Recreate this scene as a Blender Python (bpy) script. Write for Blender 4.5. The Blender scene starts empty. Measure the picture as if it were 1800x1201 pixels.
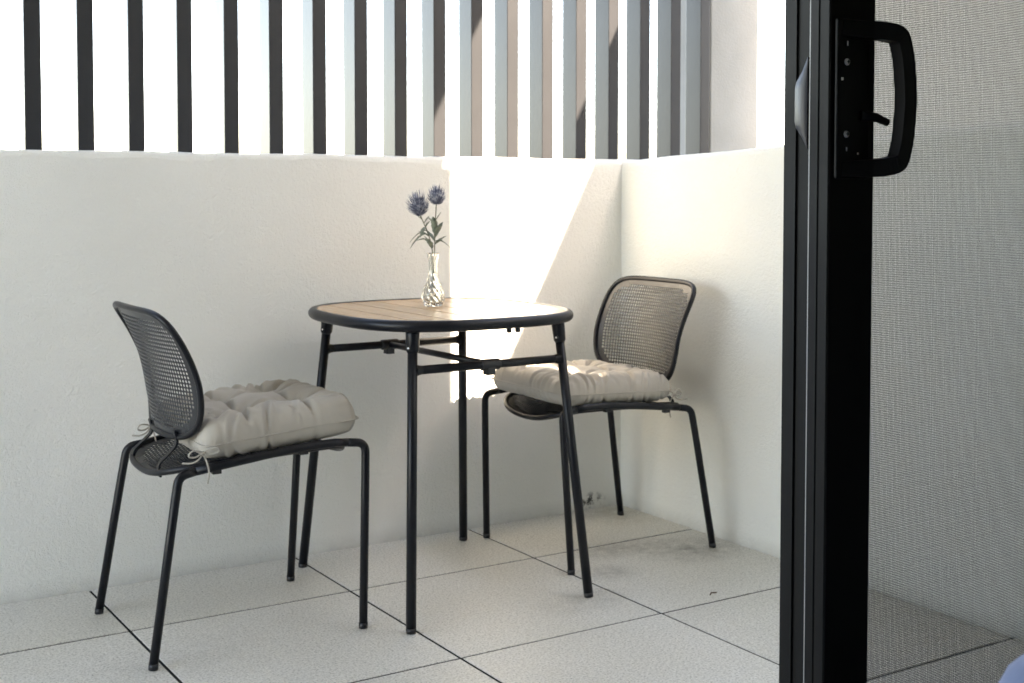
import bpy, bmesh, math, random
import numpy as np
from mathutils import Vector, Matrix

random.seed(7); np.random.seed(7)
scn = bpy.context.scene
COL = scn.collection

# ------------------------------------------------------------------ camera
CAM = Vector((-0.8926, -3.1727, 1.0890))
YAW, PITCH, ROLL = math.radians(32.418), math.radians(-2.422), math.radians(0.030)
fw = Vector((math.sin(YAW)*math.cos(PITCH), math.cos(YAW)*math.cos(PITCH), math.sin(PITCH)))
rt = Vector((math.cos(YAW), -math.sin(YAW), 0)); up = rt.cross(fw)
rt2 = rt*math.cos(ROLL) + up*math.sin(ROLL); up2 = up*math.cos(ROLL) - rt*math.sin(ROLL)
cd = bpy.data.cameras.new('camera'); cam = bpy.data.objects.new('camera', cd); COL.objects.link(cam)
M3 = Matrix((rt2, up2, -fw)).transposed()
cam.matrix_world = Matrix.Translation(CAM) @ M3.to_4x4()
cd.sensor_width = 36; cd.lens = 45.331; cd.shift_y = -0.0930; cd.clip_start = 0.05; cd.clip_end = 500
cd.dof.use_dof = True; cd.dof.focus_distance = 2.0; cd.dof.aperture_fstop = 13
scn.camera = cam

# ------------------------------------------------------------------ sky, sun, exposure
SUN = Vector((-0.40, 1.0, -0.748)).normalized()          # direction the light travels
elev = math.asin(-SUN.z); azim = math.atan2(-SUN.x, -SUN.y)
world = bpy.data.worlds.new('World'); scn.world = world; world.use_nodes = True
wn = world.node_tree; bg = wn.nodes['Background']
sky = wn.nodes.new('ShaderNodeTexSky'); sky.sky_type = 'NISHITA'; sky.sun_disc = False
sky.sun_elevation = elev; sky.sun_rotation = azim
sky.air_density = 0.7; sky.dust_density = 0.6; sky.ozone_density = 0.0
wn.links.new(sky.outputs[0], bg.inputs[0]); bg.inputs[1].default_value = 0.14
sl = bpy.data.lights.new('sun', 'SUN'); sl.energy = 2.3; sl.angle = math.radians(0.53); sl.color = (1, 0.99, 0.975)
so = bpy.data.objects.new('sun', sl); COL.objects.link(so)
so.rotation_euler = SUN.to_track_quat('-Z', 'Y').to_euler(); so.location = (4, -8, 8)
vs = scn.view_settings
vs.view_transform = 'Standard'; vs.look = 'None'; vs.gamma = 1; vs.use_curve_mapping = False
vs.exposure = 3.95
vs.use_white_balance = True; vs.white_balance_temperature = 8600; vs.white_balance_tint = 14     # camera balanced for the open shade

# ------------------------------------------------------------------ helpers
class MB:
    def __init__(s): s.v = []; s.f = []; s.s = []
    def add(s, vs, fs, smooth=False):
        o = len(s.v); s.v += [tuple(v) for v in vs]
        s.f += [tuple(i+o for i in f) for f in fs]; s.s += [smooth]*len(fs)
    def box(s, a, b):
        x0, y0, z0 = a; x1, y1, z1 = b
        s.add([(x0,y0,z0),(x1,y0,z0),(x1,y1,z0),(x0,y1,z0),(x0,y0,z1),(x1,y0,z1),(x1,y1,z1),(x0,y1,z1)],
              [(0,3,2,1),(4,5,6,7),(0,1,5,4),(1,2,6,5),(2,3,7,6),(3,0,4,7)])
    def tube(s, pts, r, seg=12, closed=False, cap=True):
        pts = [Vector(p) for p in pts]; n = len(pts)
        rs = r if isinstance(r, (list, tuple)) else [r]*n
        tang = []
        for i in range(n):
            if closed: t = pts[(i+1) % n] - pts[i-1]
            else: t = pts[min(i+1, n-1)] - pts[max(i-1, 0)]
            tang.append(t.normalized())
        ref = Vector((0, 0, 1)) if abs(tang[0].z) < .9 else Vector((1, 0, 0))
        nn = (ref - tang[0]*ref.dot(tang[0])).normalized()
        V = []
        for i in range(n):
            nn = (nn - tang[i]*nn.dot(tang[i])).normalized(); bb = tang[i].cross(nn)
            for k in range(seg):
                a = 2*math.pi*k/seg
                V.append(pts[i] + (nn*math.cos(a) + bb*math.sin(a))*rs[i])
        F = []
        m = n if closed else n-1
        for i in range(m):
            j = (i+1) % n
            for k in range(seg):
                l = (k+1) % seg
                F.append((i*seg+k, i*seg+l, j*seg+l, j*seg+k))
        s.add(V, F, True)
        if cap and not closed:
            o = len(s.v)-len(V)
            s.f.append(tuple(o+k for k in reversed(range(seg)))); s.s.append(False)
            s.f.append(tuple(o+(n-1)*seg+k for k in range(seg))); s.s.append(False)
    def lathe(s, prof, c=(0, 0, 0), seg=32, axis=None):
        V = []; F = []
        for r, z in prof:
            for k in range(seg):
                a = 2*math.pi*k/seg; V.append((c[0]+r*math.cos(a), c[1]+r*math.sin(a), c[2]+z))
        for i in range(len(prof)-1):
            for k in range(seg):
                l = (k+1) % seg; F.append((i*seg+k, i*seg+l, (i+1)*seg+l, (i+1)*seg+k))
        s.add(V, F, True)
    def mesh(s, name):
        me = bpy.data.meshes.new(name); me.from_pydata(s.v, [], s.f)
        me.polygons.foreach_set('use_smooth', s.s); me.update()
        return me
    def build(s, name, mat, parent=None, bevel=0, segs=2, solid=0):
        o = bpy.data.objects.new(name, s.mesh(name)); COL.objects.link(o)
        o.data.materials.append(mat)
        if parent: o.parent = parent
        if solid:
            m = o.modifiers.new('solid', 'SOLIDIFY'); m.thickness = solid; m.offset = 0
        if bevel:
            m = o.modifiers.new('bevel', 'BEVEL'); m.width = bevel; m.segments = segs; m.limit_method = 'ANGLE'
            m.harden_normals = False
        return o

def fillet(pts, rad, n=7):
    pts = [Vector(p) for p in pts]; out = [pts[0]]
    for i in range(1, len(pts)-1):
        a, b, c = pts[i-1], pts[i], pts[i+1]
        d1 = (a-b); d2 = (c-b); r = min(rad, d1.length*.49, d2.length*.49)
        p0 = b + d1.normalized()*r; p1 = b + d2.normalized()*r
        for k in range(n+1):
            t = k/n; out.append(p0*(1-t)**2 + b*2*t*(1-t) + p1*t*t)
    out.append(pts[-1]); return out

def empty(name, loc=(0, 0, 0), rz=0):
    o = bpy.data.objects.new(name, None); COL.objects.link(o); o.location = loc; o.rotation_euler = (0, 0, rz)
    o.empty_display_size = .1; return o
def tag(o, label=None, cat=None, group=None, kind=None):
    if label: o['label'] = label
    if cat: o['category'] = cat
    if group: o['group'] = group
    if kind: o['kind'] = kind
    return o

# ------------------------------------------------------------------ materials
def mat(name, col, rough=.5, metal=0, spec=.5):
    m = bpy.data.materials.new(name); m.use_nodes = True
    b = m.node_tree.nodes['Principled BSDF']
    b.inputs['Base Color'].default_value = (*col, 1); b.inputs['Roughness'].default_value = rough
    b.inputs['Metallic'].default_value = metal; b.inputs['Specular IOR Level'].default_value = spec
    return m, m.node_tree, b
def N(nt, t, **kw):
    n = nt.nodes.new(t)
    for k, v in kw.items():
        if k in n.inputs: n.inputs[k].default_value = v
        else: setattr(n, k, v)
    return n
def coords(nt, kind='Object'):
    if kind == 'World': return nt.nodes.new('ShaderNodeNewGeometry').outputs['Position']
    return nt.nodes.new('ShaderNodeTexCoord').outputs[kind]
def noise(nt, co, scale, detail=3, rough=.5):
    n = N(nt, 'ShaderNodeTexNoise', Scale=scale, Detail=detail, Roughness=rough); nt.links.new(co, n.inputs['Vector']); return n.outputs['Fac']
def ramp(nt, fac, stops):
    r = nt.nodes.new('ShaderNodeValToRGB'); e = r.color_ramp.elements
    while len(e) < len(stops): e.new(.5)
    for el, (p, c) in zip(e, stops):
        el.position = p; el.color = (*c, 1) if len(c) == 3 else c
    nt.links.new(fac, r.inputs[0]); return r.outputs[0]
def mixc(nt, fac, a, b, mode='MIX'):
    m = nt.nodes.new('ShaderNodeMix'); m.data_type = 'RGBA'; m.blend_type = mode
    for v, i in ((fac, m.inputs[0]), (a, m.inputs[6]), (b, m.inputs[7])):
        if hasattr(v, 'links'): nt.links.new(v, i)
        else: i.default_value = v if not isinstance(v, tuple) else (*v, 1)
    return m.outputs[2]
def math_(nt, op, a, b=0, clamp=False):
    m = nt.nodes.new('ShaderNodeMath'); m.operation = op; m.use_clamp = clamp
    for v, i in ((a, m.inputs[0]), (b, m.inputs[1])):
        if hasattr(v, 'links'): nt.links.new(v, i)
        else: i.default_value = v
    return m.outputs[0]
def bump(nt, b, h, strength, dist, prev=None):
    n = N(nt, 'ShaderNodeBump', Strength=strength, Distance=dist); nt.links.new(h, n.inputs['Height'])
    if prev: nt.links.new(prev, n.inputs['Normal'])
    nt.links.new(n.outputs[0], b.inputs['Normal']); return n.outputs[0]
def blob(nt, co, c, size, soft=.5):
    """soft ellipsoidal mask round a point in world space"""
    v = N(nt, 'ShaderNodeVectorMath', operation='SUBTRACT'); nt.links.new(co, v.inputs[0]); v.inputs[1].default_value = c
    d = N(nt, 'ShaderNodeVectorMath', operation='DIVIDE'); nt.links.new(v.outputs[0], d.inputs[0]); d.inputs[1].default_value = size
    l = N(nt, 'ShaderNodeVectorMath', operation='LENGTH'); nt.links.new(d.outputs[0], l.inputs[0])
    return ramp(nt, l.outputs['Value'], [(max(0, 1-soft), (1, 1, 1)), (1, (0, 0, 0))])

# painted render on the walls
MW, nt, b = mat('wall_render', (.74, .725, .67), .82, spec=.25)
co = coords(nt, 'World')
big = noise(nt, co, 1.7, 4); mid = noise(nt, co, 14, 5); fine = noise(nt, co, 240, 4, .6); pit = noise(nt, co, 95, 3)
c1 = ramp(nt, big, [(.3, (.775, .765, .72)), (.7, (.83, .82, .775))])
c2 = mixc(nt, math_(nt, 'MULTIPLY', mid, .10), c1, (.60, .585, .53))
st = noise(nt, co, 26, 6, .7)
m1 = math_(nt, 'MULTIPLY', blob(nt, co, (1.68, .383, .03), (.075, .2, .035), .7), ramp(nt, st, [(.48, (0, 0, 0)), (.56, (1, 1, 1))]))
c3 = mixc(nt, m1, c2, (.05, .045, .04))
# grime along the foot of the walls
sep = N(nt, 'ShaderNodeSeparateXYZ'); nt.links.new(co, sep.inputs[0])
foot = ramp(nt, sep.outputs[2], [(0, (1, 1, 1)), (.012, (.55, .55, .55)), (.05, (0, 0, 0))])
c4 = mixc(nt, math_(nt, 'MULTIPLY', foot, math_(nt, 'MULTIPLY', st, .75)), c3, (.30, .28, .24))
nt.links.new(c4, b.inputs['Base Color'])
n1 = bump(nt, b, fine, .8, .004); n2 = bump(nt, b, pit, .5, .005, n1); bump(nt, b, noise(nt, co, 5, 3), .4, .015, n2)

MPIL, nt, b = mat('pillar_render_shade_tone', (.33, .325, .305), .85, spec=.2)  # cream pillar's colour darkened in place of the shade it stands in
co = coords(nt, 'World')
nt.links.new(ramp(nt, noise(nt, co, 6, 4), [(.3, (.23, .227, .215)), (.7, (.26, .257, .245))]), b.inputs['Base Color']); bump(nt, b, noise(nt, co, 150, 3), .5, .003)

MCAP = mat('dark_blocker_cap', (.045, .045, .045), .9, spec=.1)[0]  # dark top of the added wall, keeps sunlight from bouncing off it

# speckled outdoor tile
MT, nt, b = mat('speckled_tile', (.5, .49, .45), .42, spec=.45)
co = coords(nt, 'World')
sp = noise(nt, co, 190, 2, .6); sp2 = noise(nt, co, 75, 3, .6); lg = noise(nt, co, 2.3, 4)
c1 = ramp(nt, sp, [(.28, (.22, .21, .18)), (.41, (.58, .565, .52)), (.54, (.75, .735, .69)), (.72, (.88, .87, .83))])
c2 = mixc(nt, .22, c1, ramp(nt, sp2, [(.3, (.42, .41, .37)), (.7, (.86, .85, .80))]))
c3 = mixc(nt, 1.0, c2, ramp(nt, lg, [(.25, (.86, .85, .82)), (.75, (1, 1, 1))]), 'MULTIPLY')
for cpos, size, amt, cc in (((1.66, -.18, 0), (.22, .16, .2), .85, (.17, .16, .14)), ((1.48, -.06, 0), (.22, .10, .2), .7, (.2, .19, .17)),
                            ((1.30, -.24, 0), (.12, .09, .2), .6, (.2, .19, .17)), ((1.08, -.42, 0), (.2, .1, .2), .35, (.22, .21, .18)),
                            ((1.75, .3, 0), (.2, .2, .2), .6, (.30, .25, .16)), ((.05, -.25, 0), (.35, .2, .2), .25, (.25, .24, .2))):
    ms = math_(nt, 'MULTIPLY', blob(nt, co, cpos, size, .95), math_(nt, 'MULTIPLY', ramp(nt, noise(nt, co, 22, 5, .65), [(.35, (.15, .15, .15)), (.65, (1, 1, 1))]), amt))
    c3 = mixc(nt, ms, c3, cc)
oi = nt.nodes.new('ShaderNodeObjectInfo')
c3 = mixc(nt, 1.0, c3, ramp(nt, oi.outputs['Random'], [(0, (.92, .915, .90)), (1, (1, 1, 1))]), 'MULTIPLY')
nt.links.new(c3, b.inputs['Base Color'])
nt.links.new(ramp(nt, lg, [(.3, (.36, .36, .36)), (.7, (.52, .52, .52))]), b.inputs['Roughness'])
n1 = bump(nt, b, sp, .35, .0012); bump(nt, b, sp2, .35, .0025, n1)

MJ, _, _ = mat('dark_joint_grout', (.02, .02, .018), .9, spec=.1)  # dark grout in the tile joints

# powder-coated charcoal of furniture
def coated(name, col, rough, spec=.3):
    m, nt, b = mat(name, col, rough, spec=spec)
    co = coords(nt, 'Object'); n = noise(nt, co, 700, 2); bump(nt, b, n, .12, .0005)
    nt.links.new(ramp(nt, noise(nt, co, 9, 4), [(.3, (rough-.07,)*3), (.7, (rough+.07,)*3)]), b.inputs['Roughness'])
    return m
MF = coated('charcoal_powder_coat', (.0065, .007, .0095), .36)
MP = coated('charcoal_perforated_steel', (.02, .021, .0235), .3, .5)
MG = mat('black_plastic', (.012, .012, .013), .45)[0]
MS = mat('screw_steel', (.8, .8, .8), .45, .2)[0]
MDOOR = coated('black_door_aluminium', (.008, .0078, .0076), .45, .08)
MDOOR2 = coated('black_door_aluminium_gloss', (.016, .016, .017), .2)
MHAND = coated('black_handle_coat', (.0035, .0035, .0038), .55)
MSIL = mat('door_edge_highlight', (.2, .2, .2), .45, .0)[0]  # pale grey for the line of light along the door edge
MPULL = mat('satin_grey_pull', (.03, .03, .036), .38, .0, .35)[0]
MMESH = mat('black_woven_mesh', (.016, .017, .017), .5, spec=.4)[0]

# slat screen
MSL, nt, b = mat('grey_slat_coat', (.035, .035, .038), .36, spec=.2)
co = coords(nt, 'Object')
ch = ramp(nt, noise(nt, co, 95, 3, .7), [(.70, (0, 0, 0)), (.735, (1, 1, 1))])
c1 = ramp(nt, noise(nt, co, 4, 3), [(.3, (.027, .027, .029)), (.7, (.034, .034, .036))])
nt.links.new(mixc(nt, math_(nt, 'MULTIPLY', ch, .35), c1, (.03, .03, .03)), b.inputs['Base Color'])
bump(nt, b, math_(nt, 'ADD', ch, noise(nt, co, 60, 2)), .25, .001)

# timber of the table
MWD, nt, b = mat('oiled_timber', (.42, .27, .15), .26, spec=.5)
tc = coords(nt, 'Object'); oi = nt.nodes.new('ShaderNodeObjectInfo')
mp = N(nt, 'ShaderNodeMapping'); nt.links.new(tc, mp.inputs[0]); mp.inputs['Scale'].default_value = (38, 2.2, 20)
addv = N(nt, 'ShaderNodeVectorMath', operation='ADD'); nt.links.new(mp.outputs[0], addv.inputs[0]); 
sc_ = N(nt, 'ShaderNodeVectorMath', operation='SCALE'); sc_.inputs[3].default_value = 40
cmb = N(nt, 'ShaderNodeCombineXYZ'); nt.links.new(oi.outputs['Random'], cmb.inputs[0]); nt.links.new(oi.outputs['Random'], cmb.inputs[1])
nt.links.new(cmb.outputs[0], sc_.inputs[0]); nt.links.new(sc_.outputs[0], addv.inputs[1])
gr = noise(nt, addv.outputs[0], 3, 6, .65)
c1 = ramp(nt, gr, [(.25, (.46, .285, .155)), (.5, (.55, .36, .205)), (.75, (.62, .43, .26))])
c2 = mixc(nt, 1.0, c1, ramp(nt, oi.outputs['Random'], [(0, (.86, .86, .86)), (1, (1.08, 1.05, 1.02))]), 'MULTIPLY')
nt.links.new(c2, b.inputs['Base Color']); bump(nt, b, gr, .12, .001)

# cushion cotton
MC, nt, b = mat('beige_cotton', (.44, .405, .36), .9, spec=.15)
b.inputs['Sheen Weight'].default_value = .15
co = coords(nt, 'Object')
wv = N(nt, 'ShaderNodeTexWave', Scale=330.0, Distortion=.6); nt.links.new(co, wv.inputs[0])
mp = N(nt, 'ShaderNodeMapping'); mp.inputs['Rotation'].default_value = (0, 0, 1.57); nt.links.new(co, mp.inputs[0])
wv2 = N(nt, 'ShaderNodeTexWave', Scale=330.0, Distortion=.6); nt.links.new(mp.outputs[0], wv2.inputs[0])
nt.links.new(ramp(nt, noise(nt, co, 12, 4), [(.3, (.42, .38, .325)), (.7, (.47, .43, .37))]), b.inputs['Base Color'])
n1 = bump(nt, b, math_(nt, 'ADD', wv.outputs['Fac'], wv2.outputs['Fac']), .25, .0006); bump(nt, b, noise(nt, co, 45, 4), .25, .003, n1)

# vase glass, plant
MGL, nt, b = mat('clear_glass', (.74, .76, .755), .0)
b.inputs['Transmission Weight'].default_value = 1; b.inputs['IOR'].default_value = 1.48
MPANE, nt, b = mat('window_glass', (1, 1, 1), .0)
b.inputs['Transmission Weight'].default_value = 1; b.inputs['IOR'].default_value = 1.45
MTH, nt, b = mat('thistle_blue', (.06, .07, .13), .7, spec=.3)
co = coords(nt, 'Object')
nt.links.new(ramp(nt, noise(nt, co, 90, 3), [(.30, (.05, .057, .095)), (.48, (.17, .185, .25)), (.64, (.48, .49, .54))]), b.inputs['Base Color'])
MLF, nt, b = mat('sage_leaf', (.10, .12, .08), .65, spec=.3)
co = coords(nt, 'Object')
nt.links.new(ramp(nt, noise(nt, co, 60, 3), [(.3, (.11, .135, .10)), (.7, (.30, .325, .25))]), b.inputs['Base Color'])
MST = mat('thistle_stem', (.16, .165, .11), .7)[0]

MPL, nt, b = mat('white_plaster', (.80, .79, .76), .85, spec=.2)
bump(nt, b, noise(nt, coords(nt, 'World'), 60, 3), .2, .002)
MROOM, nt, b = mat('room_paint', (.34, .335, .32), .8, spec=.2)
bump(nt, b, noise(nt, coords(nt, 'World'), 80, 3), .15, .002)
MRF, nt, b = mat('room_carpet', (.13, .125, .12), .95, spec=.1)
bump(nt, b, noise(nt, coords(nt, 'World'), 300, 2), .5, .004)
MGR, nt, b = mat('street_ground', (.22, .215, .2), .9)
nt.links.new(ramp(nt, noise(nt, coords(nt, 'World'), .4, 5), [(.3, (.09, .09, .085)), (.7, (.15, .147, .14))]), b.inputs['Base Color'])
MBL, nt, b = mat('blue_grey_upholstery', (.22, .27, .40), .9, spec=.15)
b.inputs['Sheen Weight'].default_value = .3
co = coords(nt, 'Object'); nt.links.new(ramp(nt, noise(nt, co, 14, 4), [(.3, (.12, .155, .25)), (.7, (.17, .21, .32))]), b.inputs['Base Color'])
bump(nt, b, noise(nt, co, 400, 2), .4, .001)
MOAK = mat('dark_oak', (.09, .055, .03), .45)[0]

# ------------------------------------------------------------------ the place: key dimensions
WY = 0.383          # inner face of back parapet
RX = 1.813           # inner face of right parapet
WZ = 1.200          # parapet height
TH = 0.20
FY0, FY1 = -2.22, -1.98   # facade thickness
CEIL = 2.70

# ground far below
m = MB(); m.box((-150, -150, -7.4), (150, 150, -7.0)); tag(m.build('ground', MGR), kind='structure')

# back and right parapets with a worn, rounded arris
def parapet(name, a, b, axis, label):
    """box with an irregular chamfered top edge on the inner side, cross sections along its length"""
    m = MB(); n = 140
    L0, L1 = (a[0], b[0]) if axis == 'x' else (a[1], b[1])
    V = []; prof_n = 0
    for i in range(n+1):
        t = L0 + (L1-L0)*i/n
        w1 = .004*math.sin(t*7.3)+.0035*math.sin(t*23+1)+random.uniform(-.0012, .0012)
        w2 = .0012*math.sin(t*11)+random.uniform(-.0006, .0006)
        c = .017 + w1*.6
        if axis == 'x': inn, out = a[1], b[1]
        else: inn, out = a[0], b[0]
        s = 1 if out > inn else -1
        z1 = b[2] + w2 + (.040*(WY-t) if axis == 'y' else 0)      # the side wall climbs towards the facade
        pr = [(inn, a[2]), (inn, z1-c*1.1), (inn+s*c*.16, z1-c*.55), (inn+s*c*.5, z1-c*.17), (inn+s*c*1.2, z1), (out-s*.01, z1), (out, z1-.01), (out, a[2])]
        prof_n = len(pr)
        for q, z in pr: V.append((t, q, z) if axis == 'x' else (q, t, z))
    F = []
    for i in range(n):
        for k in range(prof_n):
            l = (k+1) % prof_n
            f = (i*prof_n+k, (i+1)*prof_n+k, (i+1)*prof_n+l, i*prof_n+l)
            F.append(f)
    m.add(V, F, False)
    m.f.append(tuple(range(prof_n))); m.s.append(False)
    m.f.append(tuple(n*prof_n+k for k in reversed(range(prof_n)))); m.s.append(False)
    o = m.build(name, MW)
    me = o.data; bm = bmesh.new(); bm.from_mesh(me); bmesh.ops.recalc_face_normals(bm, faces=bm.faces); bm.to_mesh(me); bm.free()
    return o
wb = parapet('parapet_wall', (-3.2, WY, -.05), (RX+TH, WY+TH, WZ), 'x', '')
tag(wb, 'long cream rendered parapet wall under the slat screen, behind the table', 'wall')
wr = parapet('parapet_wall', (RX, -2.1, -.05), (RX+TH, WY+.002, WZ-.004), 'y', '')
tag(wr, 'short cream rendered side wall behind the right hand chair', 'wall')

# raised trowel ridges and scratches in the render
def ridge(parent, pts, r):
    m = MB(); m.tube([(x, WY+.0004, z) for x, z in pts], [r*(.35 if i in (0, len(pts)-1) else 1) for i in range(len(pts))], 6)
    o = m.build('plaster_ridge', MW); o.parent = parent
rr_ = random.Random(3)
def wpt(px, py):
    # where a mark sits on the back parapet, from its place along the wall (metres)
    return px, py
for pts in ([(.195, 1.172), (.199, 1.15), (.206, 1.12)], [(.425, 1.17), (.432, 1.15), (.442, 1.135)], [(.80, .80), (.812, .83), (.818, .85), (.822, .825)], [(.818, .79), (.826, .82), (.835, .80)],
            [(.845, .78), (.85, .81), (.858, .795)], [(.10, .53), (.115, .535), (.13, .531)], [(.88, .79), (.90, .775)], [(1.62, .88), (1.64, .885)], [(-.03, .60), (.0, .607)], [(.70, .48), (.715, .475)], [(.27, .98), (.285, .97), (.295, .975)]):
    ridge(wb, pts, rr_.uniform(.0007, .0013))
# floor: dark bed and separate tiles
m = MB(); m.box((-3.2, FY1, -.2), (RX+.01, WY+.01, -.0022))
fl = m.build('floor', MJ); tag(fl, kind='structure')
xs = [-3.0, -2.4, -1.8, -1.2, -.6, 0, .6, 1.2, RX+.012]; ys = [-1.98, -1.8, -1.2, -.6, 0, WY+.006]
tile_mesh = {}
g = .0038
for i in range(len(xs)-1):
    for j in range(len(ys)-1):
        w, d = xs[i+1]-xs[i]-2*g, ys[j+1]-ys[j]-2*g
        key = (round(w, 4), round(d, 4))
        if key not in tile_mesh:
            m = MB(); c = .0012
            m.add([(0,0,-.009),(w,0,-.009),(w,d,-.009),(0,d,-.009),(0,0,-c),(w,0,-c),(w,d,-c),(0,d,-c),(c,c,0),(w-c,c,0),(w-c,d-c,0),(c,d-c,0)],
                  [(0,1,5,4),(1,2,6,5),(2,3,7,6),(3,0,4,7),(4,5,9,8),(5,6,10,9),(6,7,11,10),(7,4,8,11),(8,9,10,11)])
            me = m.mesh('tile'); me.materials.append(MT); tile_mesh[key] = me
        o = bpy.data.objects.new('tile', tile_mesh[key]); COL.objects.link(o); o.parent = fl
        o.location = (xs[i]+g, ys[j]+g, random.uniform(-.0008, .0006))

# ceiling slab over the balcony
m = MB(); m.box((-3.4, FY1+.002, CEIL), (1.929, WY+.5, CEIL+.24)); tag(m.build('ceiling', MPL), kind='structure')

# building: facade round the sliding door, dark room the camera stands in
ab = empty('apartment_building', (0, -2.2, 0))
def part(name, m, mt, parent, **kw):
    o = m.build(name, mt, **kw); o.parent = parent; o.matrix_parent_inverse = parent.matrix_basis.inverted(); return o
DX0, DX1, DZ = -1.75, 1.27, 2.2
m = MB(); m.box((-3.4, FY0, -.2), (DX0, FY1, CEIL+.24)); m.box((DX1, FY0, -.2), (2.089, FY1, CEIL+.24)); m.box((DX0, FY0, DZ), (DX1, FY1, CEIL+.24)); m.box((DX0, FY0, -.2), (DX1, FY1, -.012))
part('facade_wall', m, MPL, ab)
m = MB(); m.box((-3.4, -7, -.2), (1.7, FY0-.001, -.01)); part('room_floor', m, MRF, ab)
m = MB(); m.box((-3.4, -7, CEIL-.1), (1.7, FY0-.001, CEIL+.24)); part('room_ceiling', m, MROOM, ab)
m = MB(); m.box((-3.4, -7, -.009), (-3.2, FY0-.001, CEIL-.101)); m.box((1.55, -7, -.009), (1.7, FY0-.001, CEIL-.101)); m.box((-3.2, -7, -.009), (1.55, -6.8, CEIL-.101))
part('room_wall', m, MROOM, ab)
m = MB(); m.box((-3.4, -7.2, CEIL+.241), (1.79, FY0+.1, 9)); part('upper_storey', m, MPL, ab)
tag(ab, 'apartment building whose dark room frames the view on to the balcony', 'building')

# added wall beyond the right parapet, shapes the edge of the sun patch
nb = empty('sun_blocking_wall', (2.4, .13, -7))
m = MB(); m.box((2.4, -3.6, -7), (2.9, .13, 2.506)); part('wall', m, MPL, nb)
m = MB(); m.box((2.403, -3.597, 2.507), (2.897, .127, 2.515)); part('dark_cap', m, MCAP, nb)  # added dark cap, stops bounce on to the balcony ceiling
tag(nb, 'added pale wall beyond the right parapet, blocking sun, seen through the insect screen', 'building')

# ------------------------------------------------------------------ slat screen and end pillar
SY = WY + .22
ss = empty('slat_screen', (1.1, SY, .85))
tag(ss, 'screen of tall grey vertical slats standing outside the cream parapet', 'screen')
base = None
sm = None
for i in range(-8, 18):
    x = -.105 + i*.1447
    if sm is None:
        m = MB(); m.box((0, 0, 0), (.0465, .088, CEIL-.85-.004))
        sm = m.mesh('slat'); sm.materials.append(MSL)
    o = bpy.data.objects.new('slat', sm); COL.objects.link(o); o.parent = ss
    o.location = (x-1.1, random.uniform(-.001, .001), 0); o.rotation_euler = (0, 0, random.uniform(-.004, .004))
    bv = o.modifiers.new('bevel', 'BEVEL'); bv.width = .0022; bv.segments = 2
m = MB(); m.box((-1.3, SY+.012, .80), (2.42, SY+.076, .849)); part('bottom_rail', m, MSL, ss)
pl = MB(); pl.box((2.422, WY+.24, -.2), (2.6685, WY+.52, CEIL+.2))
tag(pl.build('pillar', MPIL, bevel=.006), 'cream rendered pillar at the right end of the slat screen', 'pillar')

# ------------------------------------------------------------------ sliding screen door at the right
Y0 = -2.10
dr = empty('screen_door', (.29, Y0, 0))
tag(dr, 'black framed insect screen door, slid half open at the right', 'door')
XL, XR = .226, 1.19
def dpart(n, m, mt=MDOOR, **kw): return part(n, m, mt, dr, **kw)
m = MB()
# stile profile (x,y) polygon with grooves, extruded
def extrude_poly(m, poly, z0, z1):
    n = len(poly); V = [(x, y, z0) for x, y in poly]+[(x, y, z1) for x, y in poly]
    m.add(V, [(i, (i+1) % n, n+(i+1) % n, n+i) for i in range(n)] + [tuple(reversed(range(n))), tuple(range(n, 2*n))])
extrude_poly(m, [(XL, Y0+.002), (XL+.002, Y0), (XL+.055, Y0), (XL+.057, Y0+.004), (XL+.079, Y0+.004), (XL+.079, Y0+.031), (XL, Y0+.031), (XL, Y0+.0185), (XL+.0015, Y0+.0175), (XL+.0015, Y0+.0160), (XL, Y0+.015)], .02, 2.16)
dpart('stile', m)
m = MB(); m.box((XR-.07, Y0, .02), (XR, Y0+.031, 2.16)); dpart('stile', m, bevel=.002)
m = MB(); m.box((XL+.08, Y0+.001, 2.09), (XR-.071, Y0+.03, 2.16)); dpart('rail', m, bevel=.002)
m = MB(); m.box((XL+.08, Y0+.001, .02), (XR-.071, Y0+.03, .11)); dpart('rail', m, bevel=.002)
# woven insect mesh: real wires
m = MB(); PITCHX, PITCHZ, WR = .0022, .0022, .00026
x0, x1, z0, z1 = XL+.078, XR-.069, .109, 2.091
ym = Y0 + .018
def wire_box(m, a, b):
    xa, ya, za = a; xb, yb, zb = b
    if zb-za > xb-xa:
        m.add([(xa,ya,za),(xb,ya,za),(xb,yb,za),(xa,yb,za),(xa,ya,zb),(xb,ya,zb),(xb,yb,zb),(xa,yb,zb)], [(0,1,5,4),(1,2,6,5),(2,3,7,6),(3,0,4,7)])
    else:
        m.add([(xa,ya,za),(xa,yb,za),(xa,yb,zb),(xa,ya,zb),(xb,ya,za),(xb,yb,za),(xb,yb,zb),(xb,ya,zb)], [(0,1,5,4),(1,2,6,5),(2,3,7,6),(3,0,4,7)])
k = x0
jr = random.Random(5)
while k < x1: q = k+jr.uniform(-.00012, .00012); wire_box(m, (q-WR, ym-WR, z0), (q+WR, ym+WR, z1)); k += PITCHX
k = z0
while k < z1: q = k+jr.uniform(-.00012, .00012); wire_box(m, (x0, ym-WR*1.1, q-WR), (x1, ym+WR*.9, q+WR)); k += PITCHZ
o = dpart('insect_mesh', m, MMESH); o['kind'] = 'stuff'
# lock plate with bow handle (towards the room)
hz0, hz1 = 1.104, 1.291
m = MB(); m.box((XL+.006, Y0-.006, hz0), (XL+.062, Y0-.0002, hz1)); plate = dpart('lock_plate', m, MHAND, bevel=.004, segs=3)
def hp(m, n, mt, bevel=0, segs=2):
    return dpart(n, m, mt, bevel=bevel, segs=segs)
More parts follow.
